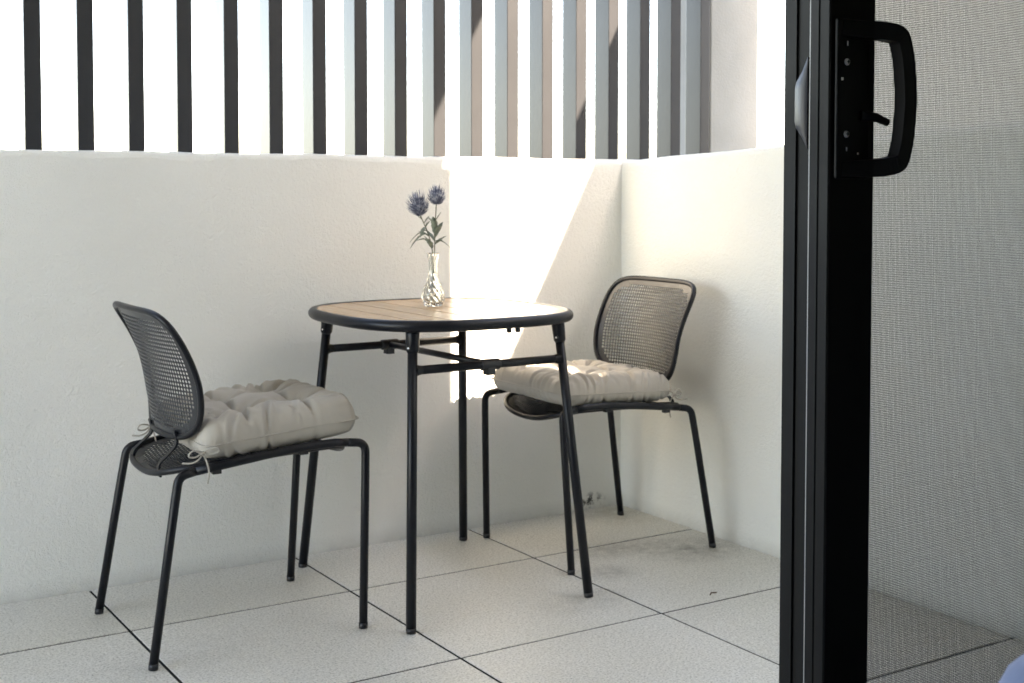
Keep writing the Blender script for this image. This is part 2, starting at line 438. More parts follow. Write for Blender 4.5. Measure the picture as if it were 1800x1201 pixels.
# bow handle: swept rectangular bar
bow = [(XL+.014, hz1-.012), (XL+.062, hz1-.013), (XL+.082, hz1-.018), (XL+.091, hz1-.045), (XL+.096, (hz0+hz1)/2), (XL+.091, hz0+.045), (XL+.082, hz0+.018), (XL+.062, hz0+.013), (XL+.014, hz0+.012)]
bp = fillet([(x, 0, z) for x, z in bow], .016, 5)
m = MB(); V = []; n = len(bp); hw = .0105
for i, q in enumerate(bp):
    t = (bp[min(i+1, n-1)] - bp[max(i-1, 0)]).normalized(); nn = Vector((-t.z, 0, t.x))
    y_mid = -.036 if True else 0
    f = min(1, max(0, (q.x-(XL+.03))/.05)); yy = Y0 + .001 - .031*f
    wv_ = hw*(1.0 if 0 < i < n-1 else .8)
    for (s_, d_) in ((1, -.008), (1, .008), (-1, .008), (-1, -.008)): V.append((q.x+nn.x*wv_*s_, yy+d_, q.z+nn.z*wv_*s_))
F = []
for i in range(n-1):
    for k in range(4):
        l = (k+1) % 4; F.append((i*4+k, i*4+l, (i+1)*4+l, (i+1)*4+k))
F += [(3, 2, 1, 0), tuple((n-1)*4+k for k in range(4))]
m.add(V, F); dpart('pull_handle', m, MHAND, bevel=.003, segs=3)
m = MB(); m.tube([(XL+.045, Y0-.006, 1.178), (XL+.062, Y0-.014, 1.177), (XL+.079, Y0-.017, 1.171)], [.006, .0055, .0045], 10); dpart('snib_lever', m, MHAND)
for z in (1.2405, 1.1565):
    m = MB(); q = [(0, .0026), (.0028, .0026), (.0040, .0012), (.0043, 0)]
    V = []; F = []
    seg = 20
    for r, d in q:
        for k in range(seg): a = 2*math.pi*k/seg; V.append((XL+.0215+r*math.cos(a), Y0-.0058-d, z+r*math.sin(a)))
    for i in range(3):
        for k in range(seg): l = (k+1) % seg; F.append((i*seg+k, i*seg+l, (i+1)*seg+l, (i+1)*seg+k))
    m.add(V, F, True); sc1 = dpart('screw', m, MS)
    m = MB(); m.box((XL+.0192, Y0-.0092, z-.0006), (XL+.0238, Y0-.0080, z+.0006)); m.box((XL+.0209, Y0-.0094, z-.0023), (XL+.0221, Y0-.0081, z+.0023))
    c = dpart('cross_slot', m, MG); c.parent = sc1; c.matrix_parent_inverse = Matrix.Identity(4); c.location = (0, 0, 0)
    sc1.matrix_parent_inverse = dr.matrix_basis.inverted()
for (dx, z, w, h) in ((.0205, 1.2755, .0026, .0036), (.0215, 1.262, .0014, .006), (.0135, 1.2205, .0030, .0034), (.0215, 1.139, .0014, .005), (.0220, 1.121, .0024, .0026), (.0405, 1.134, .0024, .0028)):
    m = MB(); m.box((XL+dx-w/2, Y0-.0076, z-h/2), (XL+dx+w/2, Y0-.0061, z+h/2)); dpart('lock_stud', m, MS, bevel=.0004)

# outer glass door, parked behind the screen door
gd = empty('glass_door', (.32, -2.03, 0))
tag(gd, 'black framed sliding glass door parked behind the insect screen', 'door')
GX, GY = .2655, -2.030
def gpart(n, m, mt=MDOOR, **kw): return part(n, m, mt, gd, **kw)
m = MB(); extrude_poly(m, [(GX, GY), (GX+.062, GY), (GX+.062, GY+.044), (GX, GY+.044), (GX, GY+.036), (GX-.003, GY+.035), (GX-.003, GY+.021), (GX, GY+.020)], .02, 2.16); gpart('stile', m)
m = MB(); m.box((XR+.01, GY, .02), (XR+.06, GY+.044, 2.16)); gpart('stile', m, bevel=.002)
m = MB(); m.box((GX+.063, GY+.001, 2.08), (XR+.009, GY+.043, 2.16)); gpart('rail', m)
m = MB(); m.box((GX+.063, GY+.001, .02), (XR+.009, GY+.043, .12)); gpart('rail', m)
m = MB(); m.box((GX+.0625, GY+.018, .121), (XR+.0095, GY+.024, 2.079)); gpart('pane', m, MPANE)
m = MB(); m.box((GX-.002, GY-.0036, .03), (GX+.002, GY-.0003, 2.15)); gpart('edge_highlight_strip', m, MSIL)  # added strip stands in for the bright highlight on the stile edge
# scooped finger pull on the closing edge
m = MB(); V = []; F = []
prof = [(1.142, 0), (1.154, .35), (1.168, .9), (1.175, 1), (1.216, 1), (1.224, .9), (1.238, .4), (1.254, 0)]
for z, d in prof:
    V += [(GX-.0035, GY+.001, z), (GX-.0035-.004*d, GY+.001+.006*d, z), (GX-.0035-.003*d, GY+.001+.0185*d, z), (GX-.0005, GY+.001+.0190*d, z)]
for i in range(len(prof)-1):
    for k in range(3): F.append((i*4+k, i*4+k+1, (i+1)*4+k+1, (i+1)*4+k))
m.add(V, F, True); gpart('finger_pull', m, MPULL)

# fixed frame round the opening
df = empty('door_frame', (DX1, FY0, 0)); tag(df, 'black aluminium frame round the balcony door opening', 'door frame')
m = MB(); m.box((DX1-.022, FY0+.05, 0), (DX1-.001, FY1-.01, DZ-.031)); part('jamb', m, MDOOR, df)
m = MB(); m.box((DX0+.001, FY0+.05, 0), (DX0+.03, FY1-.01, DZ-.031)); part('jamb', m, MDOOR, df)
m = MB(); m.box((DX0+.001, FY0+.05, DZ-.03), (DX1-.001, FY1-.01, DZ-.001)); part('head', m, MDOOR, df)
m = MB(); m.box((DX0+.031, FY0+.05, -.011), (DX1-.023, FY1-.01, .012)); part('sill_track', m, MDOOR, df)

# ------------------------------------------------------------------ table
TX, TY, TZ = .850, -.055, .768
TA, TB, TN = .334, .342, 2.9
tb = empty('bistro_table', (TX, TY, 0))
tag(tb, 'folding bistro table with timber slat top and black frame', 'table')
def tpart(n, m, mt=MF, **kw):
    o = m.build(n, mt, **kw); o.parent = tb; return o
def sup(t, a, b, n):
    c, s = math.cos(t), math.sin(t)
    if isinstance(n, tuple): n = n[0] if s > 0 else n[1]
    return a*math.copysign(abs(c)**(2/n), c), b*math.copysign(abs(s)**(2/n), s)
def sup_path(a, b, n, cnt):
    # even arc spacing
    P = [sup(2*math.pi*i/2000, a, b, n) for i in range(2000)]
    L = [0]
    for i in range(2000): L.append(L[-1] + math.dist(P[i], P[(i+1) % 2000]))
    out = []; j = 0
    for k in range(cnt):
        t = L[-1]*k/cnt
        while L[j+1] < t: j += 1
        f = (t-L[j])/max(1e-9, L[j+1]-L[j]); p0, p1 = P[j], P[(j+1) % 2000]
        out.append((p0[0]+(p1[0]-p0[0])*f, p0[1]+(p1[1]-p0[1])*f))
    return out
RR = .0150
m = MB(); m.tube([(x, y, TZ-RR-.0005) for x, y in sup_path(TA-RR, TB-RR, TN, 96)], RR, 14, closed=True); 
tpart('rim', m)
def half_len(x, inset):
    a, b_ = TA-inset, TB-inset
    if abs(x) >= a: return 0
    return b_*(1-abs(x/a)**TN)**(1/TN)
NS = 7; inset = RR*1.55; W0 = 2*(TA-inset)/NS
for i in range(NS):
    xa = -(TA-inset)+i*W0+.0031; xb = xa+W0-.0062
    K = 12; xsn = [xa+(xb-xa)*k/K for k in range(K+1)]
    topv = []; 
    for x in xsn: topv.append((x, half_len(x, inset)))
    for x in reversed(xsn): topv.append((x, -half_len(x, inset)))
    poly = []
    for q in topv:
        if not poly or math.dist(q, poly[-1]) > 1e-5: poly.append(q)
    if math.dist(poly[0], poly[-1]) < 1e-5: poly.pop()
    m = MB(); n = len(poly); zt = TZ-.003+random.uniform(-.0004, .0004); c = .0012
    cxm = sum(q[0] for q in poly)/n
    ins = [(x+(c if x < cxm else -c), y-math.copysign(c, y)) for x, y in poly]
    V = [(x, y, zt-.016) for x, y in poly]+[(x, y, zt-c) for x, y in poly]+[(x, y, zt) for x, y in ins]
    F = [((j+1) % n, j, n+j, n+(j+1) % n) for j in range(n)] + [(n+(j+1) % n, n+j, 2*n+j, 2*n+(j+1) % n) for j in range(n)]
    F += [tuple(range(n)), tuple(reversed(range(2*n, 3*n)))]
    m.add(V, F)
    o = tpart('slat', m, MWD)
    bm = bmesh.new(); bm.from_mesh(o.data); bmesh.ops.recalc_face_normals(bm, faces=bm.faces); bm.to_mesh(o.data); bm.free()
for i in range(1, NS):  # dark strips stand in for the shade in the gaps between slats
    x = -(TA-inset)+i*W0; L_ = half_len(x, inset)-.001
    m = MB(); m.box((x-.0030, -L_, TZ-.018), (x+.0030, L_, TZ-.0044)); tpart('gap_shade_strip', m, MG)
LT = (.221, .256, TZ-.03); LF = (.270, .335, 0.0)
def legpt(sx, sy, z):
    f = (LT[2]-z)/LT[2]; return Vector((sx*(LT[0]+(LF[0]-LT[0])*f), sy*(LT[1]+(LF[1]-LT[1])*f), z))
for sx in (-1, 1):
    for sy in (-1, 1):
        m = MB(); m.tube([legpt(sx, sy, TZ-.03), legpt(sx, sy, .4), legpt(sx, sy, .012)], .0128, 16); lg = tpart('leg', m)
        m = MB(); m.tube([legpt(sx, sy, .0122), legpt(sx, sy, .0)], [.0132, .0125], 16); c = m.build('foot_cap', MG); c.parent = lg
        # cast bracket under the rim that holds the leg
        q = legpt(sx, sy, TZ-.05); m = MB()
        m.tube([legpt(sx, sy, TZ-.026), legpt(sx, sy, TZ-.040), legpt(sx, sy, TZ-.078), legpt(sx, sy, TZ-.084)], [.0185, .0180, .0165, .0135], 16)
        br = tpart('leg_bracket', m)
        m = MB(); d = Vector((-1, -.6, 0)).normalized(); qq = legpt(sx, sy, TZ-.07)
        m.tube([qq+d*.012, qq+d*.021], .0052, 12); c = m.build('bolt', MF); c.parent = br
        m = MB(); m.tube([qq+d*.021, qq+d*.0222], .0024, 8); c = m.build('bolt_head', MS); c.parent = br
RZ = .640
for sy in (-1, 1):
    a = legpt(-1, sy, RZ); b_ = legpt(1, sy, RZ)
    m = MB(); m.tube([a, b_], .0112, 14); tpart('stretcher', m)
    for e, s_ in ((a, 1), (b_, -1)):
        m = MB(); m.tube([e+Vector((s_*.008, 0, 0)), e+Vector((s_*.017, 0, 0)), e+Vector((s_*.026, 0, 0))], [.0165, .0128, .0114], 14, cap=False); tpart('weld_collar', m)
    m = MB(); cxp = Vector(((-.02 if sy > 0 else .0), a.y, RZ))
    m.tube([cxp-Vector((.028, 0, 0)), cxp-Vector((.026, 0, 0)), cxp+Vector((.026, 0, 0)), cxp+Vector((.028, 0, 0))], [.0125, .0150, .0150, .0125], 14)
    m.box((cxp.x-.014, cxp.y-.013, cxp.z-.027), (cxp.x+.010, cxp.y+.013, cxp.z-.008)); tpart('clamp', m, MG, bevel=.002)
m = MB(); m.tube([(0, legpt(1, -1, RZ).y+.012, RZ), (-.02, legpt(1, 1, RZ).y-.012, RZ)], .0090, 12); tpart('cross_bar', m)
for dx in (-.012, .014):
    m = MB(); m.box((.035+dx-.006, -TB+.012, TZ-.042), (.035+dx+.006, -TB+.024, TZ-.026)); tpart('catch_hook', m, MG, bevel=.003)
for x in (-.19, .2):
    m = MB(); m.box((x-.01, -.26, TZ-.034), (x+.01, .26, TZ-.0195)); tpart('under_batten', m, MF)

# ------------------------------------------------------------------ chairs
def back_u(v, z):
    """forward offset of the backrest surface; v in -1..1 across, z height"""
    t = (z-.505)/.32
    cen = -.168 - .054*t - .026*max(0, t-.45)**2*3.3
    wrap = .050*(1-.80*max(0, min(1, (t-.40)/.60))**1.3)
    return cen + wrap*abs(v)**2.1
BHW, BZC, BHH, BN = .207, .654, .155, (6.5, 3.8)
def bmap(a, b):
    k = 1-.05*max(0, -b/BHH)**1.6+.015*max(0, b/BHH)          # a little narrower towards the bottom
    a2 = a*k
    return (back_u(a2/BHW, BZC+b), a2, BZC+b)
SU0, SU1, SHW, SN = -.215, .272, .206, 3.6        # seat rear, front, half width
def smap(a, b):                                   # a forward from seat centre, b sideways
    u = a + (SU0+SU1)/2; f = (u-SU0)/(SU1-SU0)
    z = .414 + .018*f + .034*abs(b/SHW)**2.0
    z -= .012*max(0, (f-.82)/.18)**2*(1-.5*abs(b/SHW)**2)
    return (u, b, z)
def nrm_(x, y, a, b, n):
    e = n if not isinstance(n, tuple) else (n[0] if y > 0 else n[1])
    return (abs(x/a)**e + abs(y/b)**e)**(1/e)
def perforated(a, b, n, cell, hole, margin, fmap, skip=None):
    """regular grid with real octagonal holes, clipped to a superellipse of half sizes a x b"""
    m = MB(); idx = {}
    def inside(x, y, aa, bb): return nrm_(x, y, aa, bb, n) <= 1
    def vert(x, y):
        r = nrm_(x, y, a, b, n)
        if r > 1: x, y = x/r, y/r
        key = (round(x, 5), round(y, 5))
        if key not in idx: idx[key] = len(m.v); m.v.append(fmap(x, y))
        return idx[key]
    na, nb_ = int(a/cell)+1, int(b/cell)+1
    h = cell/2
    ring = [(-1,-1),(0,-1),(1,-1),(1,0),(1,1),(0,1),(-1,1),(-1,0)]
    for i in range(-na, na+1):
        for j in range(-nb_, nb_+1):
            x, y = i*cell, j*cell
            if not any(inside(x+sx*h*.98, y+sy*h*.98, a, b) for sx, sy in ring+[(0, 0)]): continue
            o = [vert(x+sx*h, y+sy*h) for sx, sy in ring]
            if inside(x, y, a-margin, b-margin) and all(inside(x+sx*h, y+sy*h, a, b) for sx, sy in ring):
                inn = []
                for sx, sy in ring:
                    k = hole/math.hypot(sx, sy); inn.append(len(m.v)); m.v.append(fmap(x+sx*k, y+sy*k))
                for q in range(8):
                    p = (q+1) % 8; m.f.append((o[q], o[p], inn[p], inn[q])); m.s.append(True)
            else:
                f = []
                for q in o:
                    if q not in f: f.append(q)
                if len(f) > 2: m.f.append(tuple(f)); m.s.append(True)
    return m
mesh_cache = {}
def make_chair(name, loc, rz):
    t = empty(name, loc, rz)
    def P(n, key, mk, mt, parent=None, **kw):
        if key in mesh_cache:
            src = mesh_cache[key]; o = src.copy(); COL.objects.link(o); o.parent = parent or t
        else:
            o = mk().build(n, mt, **kw); mesh_cache[key] = o; o.parent = parent or t
        o.name = n; return o
    def tubes(*a, **k):
        def f():
            m = MB(); m.tube(*a, **k); return m
        return f
    P('seat_plate', 'sp', lambda: perforated((SU1-SU0)/2-.004, SHW-.004, SN, .0098, .0034, .022, smap), MP, solid=.0016)
    path = [smap(x, y) for x, y in sup_path((SU1-SU0)/2, SHW-.005, SN, 90)]
    P('seat_rim', 'sr', tubes(path, .0080, 12, closed=True), MF)
    bp_ = P('back_panel', 'bp', lambda: perforated(BHW-.004, BHH-.004, BN, .0100, .0037, .018, bmap), MP, solid=.0016)
    path2 = [bmap(x, y) for x, y in sup_path(BHW, BHH, BN, 90)]
    P('back_rim', 'br', tubes(path2, .0078, 12, closed=True), MF)
    for s in (-1, 1):
        def post():
            m = MB(); v = s*.098; zb = BZC-BHH+.006
            pts = [(SU0+.012, v*1.06, .412), (SU0+.006, v*1.05, .440), (back_u(.47, .49)-.002, v, .485), (back_u(.47, zb+.01)-.006, v, zb+.012)]
            pts = fillet(pts, .02, 4); V = []
            for q in pts: V += [(q.x-.003, q.y-.009, q.z), (q.x+.003, q.y-.009, q.z), (q.x+.003, q.y+.009, q.z), (q.x-.003, q.y+.009, q.z)]
            F = [(i*4+k, i*4+(k+1) % 4, i*4+4+(k+1) % 4, i*4+4+k) for i in range(len(pts)-1) for k in range(4)]
            F += [(3, 2, 1, 0), tuple((len(pts)-1)*4+k for k in range(4))]
            m.add(V, F); return m
        P('back_support', 'bs%d' % s, post, MF, bevel=.0015)
        rail = [(-.150, s*(SHW-.004), .437), (-.08, s*(SHW+.001), .446), (.02, s*(SHW+.003), .458), (.12, s*(SHW+.003), .467), (.20, s*(SHW+.003), .469), (.235, s*(SHW+.003), .466)]
        P('side_rail', 'rl%d' % s, tubes(rail, .0106, 14), MF)
        fl_ = fillet([rail[-1], (.284, s*(SHW+.006), .461), (.281, s*(SHW+.010), .37), (.266, s*(SHW+.026), .010)], .045, 9)
        leg = P('leg', 'lf%d' % s, tubes(fl_, .0106, 14), MF)
        P('foot_cap', 'cf%d' % s, tubes([(.2662, s*(SHW+.0255), .014), (.2660, s*(SHW+.0262), 0)], [.0114, .0110], 14), MG, parent=leg)
        rl = fillet([rail[0], (-.192, s*(SHW+.004), .431), (-.208, s*(SHW+.010), .34), (-.262, s*(SHW+.026), .010)], .05, 9)
        leg = P('leg', 'lr%d' % s, tubes(rl, .0106, 14), MF)
        P('foot_cap', 'cr%d' % s, tubes([(-.2614, s*(SHW+.0257), .014), (-.263, s*(SHW+.0262), 0)], [.0114, .0110], 14), MG, parent=leg)
        for u in (-.10, .12):
            def pad(u=u):
                m = MB(); m.box((u-.011, s*(SHW-.002)-.008, (.426 if u < 0 else .448)), (u+.011, s*(SHW-.002)+.008, (.440 if u < 0 else .460))); return m
            P('stacking_pad', 'pd%d%d' % (s, u > 0), pad, MG, bevel=.002)
    return t
c1 = make_chair('chair', (.2325, -.058, 0), 0)
tag(c1, 'charcoal perforated metal chair at the left of the table, seen from behind its back', 'chair', 'perforated metal chairs at the table')
c2 = make_chair('chair', (1.463, .034, 0), math.pi)
tag(c2, 'charcoal perforated metal chair in the corner at the right of the table', 'chair', 'perforated metal chairs at the table')

# ------------------------------------------------------------------ seat cushions
def cushion(label, loc, rz, tilt, half, T, seed, ties):
    rng = np.random.RandomState(seed)
    t = empty('seat_cushion', loc, 0); t.rotation_euler = (tilt[0], tilt[1], rz)
    tag(t, label, 'cushion', 'beige seat cushions')
    n = 128
    u = np.sin(np.linspace(-1, 1, n+1)*math.pi/2*.93)/math.sin(math.pi/2*.93)
    U, Vv = np.meshgrid(u, u, indexing='ij')
    p = 7.0; q = .46
    raw = (np.abs(U)**9+np.abs(Vv)**9)**(1/9); rr = np.minimum(1, raw); prof = np.clip(1-rr**9, 0, 1)**.42
    # pillow outline: sides bow in a little, corners pull out
    bow = .03
    X = U*half[0]*(1-bow*(1-Vv**2)); Y = Vv*half[1]*(1-bow*(1-U**2))
    X += half[0]*.02*np.sign(U)*np.abs(U)**8*np.abs(Vv)**8; Y += half[1]*.02*np.sign(Vv)*np.abs(U)**8*np.abs(Vv)**8
    kc = np.minimum(1, 1.012/np.maximum(raw, 1e-6)); X *= kc; Y *= kc      # rounded corners
    def wrinkle():
        # narrow puckers gathered by the seam, at random places along one edge
        ps = np.linspace(-.9, .9, 13)+rng.uniform(-.07, .07, 13); am = rng.uniform(.12, 1.15, 13)**1.3; wd = rng.uniform(.012, .042, 13); sk = rng.uniform(-.8, .8, 13); ln = rng.uniform(.10, .5, 13)
        def f(s, inward):
            w = np.zeros_like(s)
            for a, c, d, k, l in zip(am, ps, wd, sk, ln):
                x = (s-c-k*inward)/(d*(1+2*inward)); w += a*(-np.exp(-x**2)+.45*np.exp(-((np.abs(x)-1.9)/.9)**2))*np.exp(-(inward/l)**2)
            return w
        return f
    wx, wy, wx2, wy2 = wrinkle(), wrinkle(), wrinkle(), wrinkle()
    ed = np.where(U > 0, wx(Vv, 1-np.abs(U)), wx2(Vv, 1-np.abs(U))) + np.where(Vv > 0, wy(U, 1-np.abs(Vv)), wy2(U, 1-np.abs(Vv)))
    ed = ed*(1-(np.abs(U)*np.abs(Vv))**4)
    tuft = np.zeros_like(U); crease = np.zeros_like(U)
    tp = [(sx*.36+rng.uniform(-.03, .03), sy*.36+rng.uniform(-.03, .03)) for sx in (-1, 1) for sy in (-1, 1)]
    for cx_, cy_ in tp:
        d2 = (U-cx_)**2+(Vv-cy_)**2; d = np.sqrt(d2)
        tuft = np.maximum(tuft, 1.05*np.exp(-(d/.11)**1.0) + .25*np.exp(-d2/.07))
        ang = np.arctan2(Vv-cy_, U-cx_)
        crease += np.sin(ang*7+rng.rand()*6.28)*np.exp(-((d-.17)/.12)**2)*.07
    # folds joining the tufts to each other and to the edge
    def fold(a, b_, w, dep):
        ax, ay = a; bx, by = b_; L = math.hypot(bx-ax, by-ay)
        s = ((U-ax)*(bx-ax)+(Vv-ay)*(by-ay))/L**2; dist = np.abs((U-ax)*(by-ay)-(Vv-ay)*(bx-ax))/L
        win = np.clip(1-np.abs(s-.5)*2, 0, 1)**.35*((s > 0) & (s < 1))
        return dep*np.exp(-(dist/w)**1.3)*win
    fo = np.zeros_like(U)
    prs = [(0, 1), (2, 3), (0, 2), (1, 3)]
    for i, j in prs: fo = np.maximum(fo, fold(tp[i], tp[j], .05, .66))
    for (cx_, cy_) in tp:
        for e in ((math.copysign(.98, cx_), cy_+rng.uniform(-.1, .1)), (cx_+rng.uniform(-.1, .1), math.copysign(.98, cy_)), (math.copysign(.8, cx_), math.copysign(.8, cy_))):
            fo = np.maximum(fo, fold((cx_, cy_), e, .04, .50))
    h = T*prof*(1-.80*np.maximum(np.minimum(tuft, 1), fo)) + T*.5*prof*crease
    Zt = h*.60 + ed*.0115*prof
    Zb = -T*prof*.40*(1-.10*tuft) - ed*.008*prof
    outp = 1+ed*.03*np.clip((rr-.75)/.25, 0, 1)*prof**.5
    m = MB(); V = []
    Xo, Yo = X*outp, Y*outp
    idx = np.arange((n+1)**2).reshape(n+1, n+1)
    V = [(Xo[i, j], Yo[i, j], Zt[i, j]) for i in range(n+1) for j in range(n+1)]
    V += [(Xo[i, j], Yo[i, j], Zb[i, j]) for i in range(n+1) for j in range(n+1)]
    off = (n+1)**2; F = []
    for i in range(n):
        for j in range(n):
            F.append((idx[i, j], idx[i+1, j], idx[i+1, j+1], idx[i, j+1]))
            F.append((off+idx[i, j], off+idx[i, j+1], off+idx[i+1, j+1], off+idx[i+1, j]))
    m.add(V, F, True)
    o = m.build('cover', MC, t)
    bm = bmesh.new(); bm.from_mesh(o.data); bmesh.ops.remove_doubles(bm, verts=bm.verts, dist=1e-5); bm.to_mesh(o.data); bm.free()
    # piping round the mid seam
    ring = [(i, 0) for i in range(n)]+[(n, j) for j in range(n)]+[(n-i, n) for i in range(n)]+[(0, n-j) for j in range(n)]
    pts = [(Xo[i, j]*1.004, Yo[i, j]*1.004, Zt[i, j]) for i, j in ring]
    m = MB(); m.tube(pts, .0016, 6, closed=True); m.build('piping', MC, t)
    for (a, b_) in tp:
        k = (np.abs(u-a)).argmin(); l = (np.abs(u-b_)).argmin()
        m = MB(); m.lathe([(0.0, .0035), (.004, .003), (.0062, .0005), (.0055, -.003)], (Xo[k, l], Yo[k, l], Zt[k, l]), 12); m.build('tuft_button', MC, t)
    # bow-tied cords at the rear corners
    for cx_, cy_, kind in ties:
        base_ = Vector((cx_, cy_, -.012)); r = .0021
        loops = [
            [base_, base_+Vector((.010, -.016, .010)), base_+Vector((.030, -.028, .013)), base_+Vector((.036, -.022, .000)), base_+Vector((.020, -.012, -.006)), base_],
            [base_, base_+Vector((-.012, -.014, .008)), base_+Vector((-.032, -.020, .013)), base_+Vector((-.040, -.014, -.001)), base_+Vector((-.020, -.008, -.008)), base_],
            [base_, base_+Vector((.004, -.014, -.018)), base_+Vector((.008, -.016, -.045)), base_+Vector((.002, -.014, -.072))],
            [base_, base_+Vector((-.010, -.010, -.012)), base_+Vector((-.030, -.008, -.020)), base_+Vector((-.050, -.002, -.016))]]
        for lp in loops:
            m = MB(); m.tube(fillet(lp, .012, 4), r, 7); m.build('tie_cord', MC, t)
        m = MB(); m.tube([base_+Vector((-.006, -.004, 0)), base_+Vector((0, -.006, 0)), base_+Vector((.006, -.004, 0))], [.004, .0055, .004], 8); m.build('tie_knot', MC, t)
    return t
cushion('beige tufted cushion on the left chair, its corner tied with a bow', (.303, -.068, .509), 0, (.0, -.075), (.204, .208), .112, 3, [(-.208, -.202, 0), (-.208, .202, 0)])
cushion('pale beige tufted cushion on the right chair beside the corner', (1.392, .034, .500), math.pi, (.0, -.045), (.208, .208), .096, 11, [(-.205, .205, 0)])

# ------------------------------------------------------------------ vase with two thistles
VX, VY, VZ = .868, .015, TZ-.0028
vz = empty('bud_vase', (VX, VY, VZ)); tag(vz, 'small fluted clear glass bud vase holding thistles on the table', 'vase')
prof = [(0, .0), (.018, .0), (.0235, .004), (.0285, .014), (.0305, .026), (.0290, .040), (.0235, .056), (.0170, .073), (.0128, .092), (.0112, .108), (.0118, .124), (.0142, .140), (.0172, .150)]
def spline(prof, n):
    from mathutils import geometry
    out = []
    for i in range(len(prof)-1):
        p0 = prof[max(i-1, 0)]; p1 = prof[i]; p2 = prof[i+1]; p3 = prof[min(i+2, len(prof)-1)]
        for k in range(n):
            t = k/n
            out.append(tuple(.5*((2*p1[c])+(-p0[c]+p2[c])*t+(2*p0[c]-5*p1[c]+4*p2[c]-p3[c])*t*t+(-p0[c]+3*p1[c]-3*p2[c]+p3[c])*t**3) for c in (0, 1)))
    out.append(prof[-1]); return out
sp_ = spline(prof, 4); seg = 96
m = MB(); V = []
outer = [(max(0, r), z) for r, z in sp_]
inner = [(max(0.0, r-.0024), z+.0045 if z < .01 else z) for r, z in sp_ if z > .003][::-1]
inner[-1] = (0, .008)
rows = outer+[(.0162, .1512)]+inner
nr = len(outer)
for i, (r, z) in enumerate(rows):
    tw = 26*min(z, .10); ampz = .085 if i < nr else .02
    ampz *= min(1, r/.01)
    if z > .145: ampz *= .2
    for k in range(seg):
        a = 2*math.pi*k/seg; rr = r*(1+ampz*math.cos(11*(a+tw)))
        V.append((rr*math.cos(a), rr*math.sin(a), z))
F = [(i*seg+k, i*seg+(k+1) % seg, (i+1)*seg+(k+1) % seg, (i+1)*seg+k) for i in range(len(rows)-1) for k in range(seg)]
m.add(V, F, True); gl = m.build('glass_body', MGL, vz)
bm = bmesh.new(); bm.from_mesh(gl.data); bmesh.ops.remove_doubles(bm, verts=bm.verts, dist=1e-6); bmesh.ops.recalc_face_normals(bm, faces=bm.faces); bm.to_mesh(gl.data); bm.free()

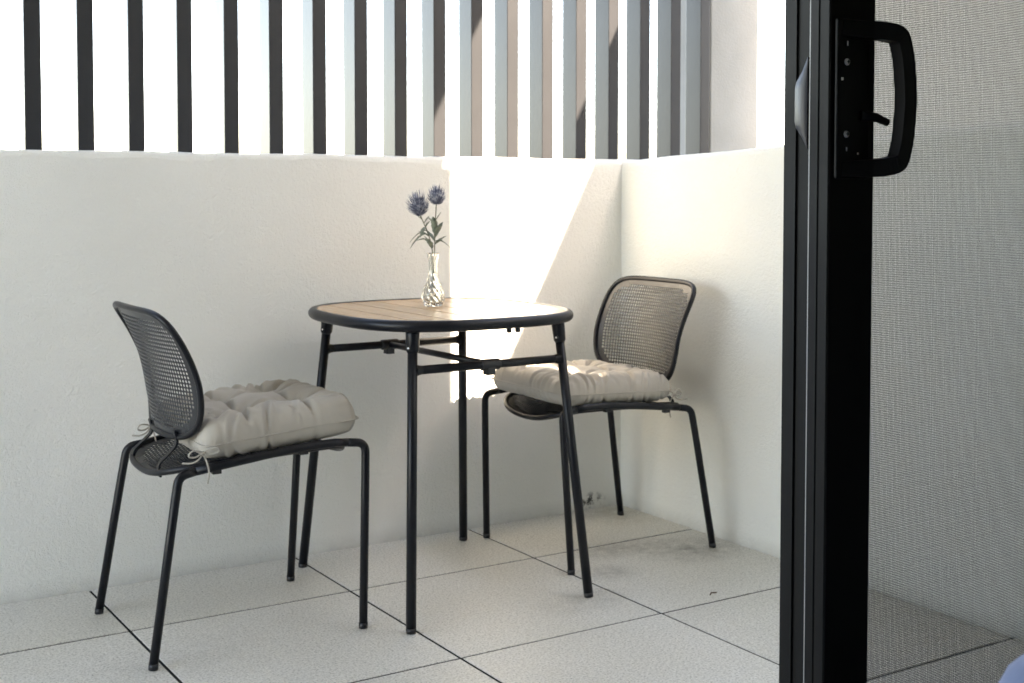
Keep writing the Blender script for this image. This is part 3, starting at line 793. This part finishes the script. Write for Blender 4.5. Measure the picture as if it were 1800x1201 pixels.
RIGHT = Vector((math.cos(YAW), -math.sin(YAW), 0)); BACK = Vector((math.sin(YAW), math.cos(YAW), 0))
def thistle(label, foot, pts, head_r, head_h, seed, leaves, tilt):
    rng = random.Random(seed)
    t = empty('thistle', (VX, VY, VZ)); tag(t, label, 'flower', 'thistles in the vase')
    P = [foot]+pts; sm_ = []
    P = [Vector(q) for q in P]
    for i in range(len(P)-1):
        p0 = P[max(i-1, 0)]; p1 = P[i]; p2 = P[i+1]; p3 = P[min(i+2, len(P)-1)]
        for k in range(6):
            s = k/6; sm_.append(.5*((2*p1)+(-p0+p2)*s+(2*p0-5*p1+4*p2-p3)*s*s+(-p0+3*p1-3*p2+p3)*s**3))
    sm_.append(P[-1])
    m = MB(); m.tube(sm_, .0016, 8); m.build('stem', MST, t)
    top = P[-1]; ax = Vector(tilt).normalized()
    e1 = ax.orthogonal().normalized(); e2 = ax.cross(e1)
    # core and spiky bracts
    m = MB(); V = []; F = []
    for i in range(9):
        s = i/8; r = head_r*.62*math.sin(math.pi*min(1, .12+.80*s))**.8; c = top+ax*(head_h*.80*s)
        for k in range(12): a = k*math.pi/6; V.append(c+(e1*math.cos(a)+e2*math.sin(a))*r)
    for i in range(8):
        for k in range(12): F.append((i*12+k, i*12+(k+1) % 12, i*12+12+(k+1) % 12, i*12+12+k))
    m.add(V, F, True); m.build('flower_core', MTH, t)
    m = MB(); cnt = 120
    for i in range(cnt):
        s = (i+.5)/cnt; a = i*2.39996
        rb = head_r*.58*math.sin(math.pi*min(1, .12+.80*s))**.8
        c = top+ax*(head_h*.78*s); rad = e1*math.cos(a)+e2*math.sin(a)
        splay = .95*(1-s)**.6+.10+rng.uniform(-.1, .2)
        d = (ax*math.cos(splay)+rad*math.sin(splay)).normalized()
        L = head_h*(.36+.20*rng.random())*(1 if s > .15 else .8)
        w = .0017+.0008*rng.random(); sd = d.cross(rad).normalized() if abs(d.dot(rad)) < .99 else e1
        b0 = c+rad*rb; mid_ = b0+d*L*.55+rad*L*.04; tip = b0+d*L+ax*L*.14+Vector((rng.uniform(-1, 1), rng.uniform(-1, 1), rng.uniform(-1, 1)))*L*.06
        nrm = sd.cross(d)*w*.5
        m.add([b0-sd*w, b0+sd*w, b0+nrm, mid_-sd*w*.9, mid_+sd*w*.9, mid_+nrm, tip], [(0,1,4,3),(1,2,5,4),(2,0,3,5),(3,4,6),(4,5,6),(5,3,6)])
    o = m.build('bracts', MTH, t); o['kind'] = 'stuff'
    for (f, a, L, w, upw, droop) in leaves:
        i = min(len(sm_)-1, int(f*(len(sm_)-1))); b0 = sm_[i]
        hor = (RIGHT*math.cos(a)+BACK*math.sin(a)); d = (hor*math.cos(upw)+Vector((0, 0, 1))*math.sin(upw)).normalized()
        sd = d.cross(Vector((0, 0, 1))).normalized(); nn = sd.cross(d)
        K = 6; V = []; F = []
        for k in range(K+1):
            s = k/K; ww = w*math.sin(math.pi*min(.97, (s*.90+.08)))**.9*(1.12 if k % 2 else .9)
            c = b0+d*L*s-Vector((0, 0, 1))*droop*L*s*s
            if k == K: ww = .0002
            V += [c-sd*ww+nn*ww*.35, c, c+sd*ww+nn*ww*.35]
        for k in range(K):
            F += [(k*3, k*3+1, k*3+4, k*3+3), (k*3+1, k*3+2, k*3+5, k*3+4)]
        m = MB(); m.add(V, F, True); m.build('leaf', MLF, t, solid=.0006)
    return t
def R3(r, z, b_=0): return tuple(RIGHT*r + BACK*b_ + Vector((0, 0, z)))
thistle('lower thistle with larger blue head, leaning left out of the vase', R3(.004, .012), [R3(-.001, .10), R3(-.002, .155), R3(-.014, .205, .004), R3(-.036, .256, .006)], .026, .058, 5,
        [(.70, 3.3, .045, .0075, .15, .25), (.72, 2.7, .040, .007, .5, .1), (.78, 3.6, .055, .008, .0, .75), (.80, 3.1, .050, .007, -.1, .6), (.60, 3.0, .035, .008, .9, 0), (.58, 4.2, .040, .009, .9, .1), (.92, 2.9, .026, .005, .7, 0), (.90, .6, .028, .004, .9, 0), (.86, 5.5, .030, .004, .9, .2), (.62, 3.6, .034, .009, .7, 0), (.84, 4.4, .040, .006, -.2, .5)], (-.18, 0.05, 1))
thistle('upper thistle with smaller blue head, standing upright in the vase', R3(-.006, .012), [R3(.002, .10), R3(.004, .155), R3(.006, .215, -.003), R3(.0095, .288, -.004)], .023, .044, 9,
        [(.62, .3, .045, .0095, .7, .1), (.66, 2.6, .045, .0085, .8, 0), (.70, .9, .058, .0095, .95, .05), (.74, 1.8, .050, .009, 1.1, 0), (.72, 5.4, .050, .0085, .8, .2), (.80, 2.9, .032, .005, .9, 0), (.86, .2, .030, .005, 1.0, 0), (.66, 0, .045, .009, .3, .7), (.60, 5.8, .032, .008, .6, .1), (.78, 4.5, .050, .009, 1.1, .1), (.82, 3.6, .034, .0055, .8, 0)], (.03, 0, 1))

# ------------------------------------------------------------------ upholstered chair inside the room (its blurred corner shows)
def rbox(a, b, mt, name, parent, bev):
    m = MB(); m.box(a, b); o = m.build(name, mt, parent, bevel=bev, segs=5)
    for p_ in o.data.polygons: p_.use_smooth = True
    return o
ac = empty('upholstered_chair', (.14, -2.93, 0), math.radians(0))
tag(ac, 'blue grey upholstered chair inside the room, blurred at the bottom right corner', 'chair')

rbox((-.25, -.19, .40), (.25, .17, .50), MBL, 'seat', ac, .04)
rbox((-.25, -.31, .44), (.25, -.20, .815), MBL, 'backrest', ac, .05)
for sx in (-1, 1):
    for sy in (-1, 1):
        m = MB(); m.tube([(sx*.20, sy*.15-.03, .41), (sx*.22, sy*.17-.03, -.008)], [.020, .013], 12); m.build('leg', MOAK, ac)
ac.location = (.02, -2.45, -.004)

# a dry twig on the tiles
m = MB(); m.tube([(1.398, -.562, .003), (1.410, -.553, .0055), (1.424, -.556, .004), (1.434, -.550, .003)], [.0012, .0022, .0018, .0010], 7)
tag(m.build('twig', MOAK), 'tiny dark dry twig lying on the floor tile beside a joint', 'twig')
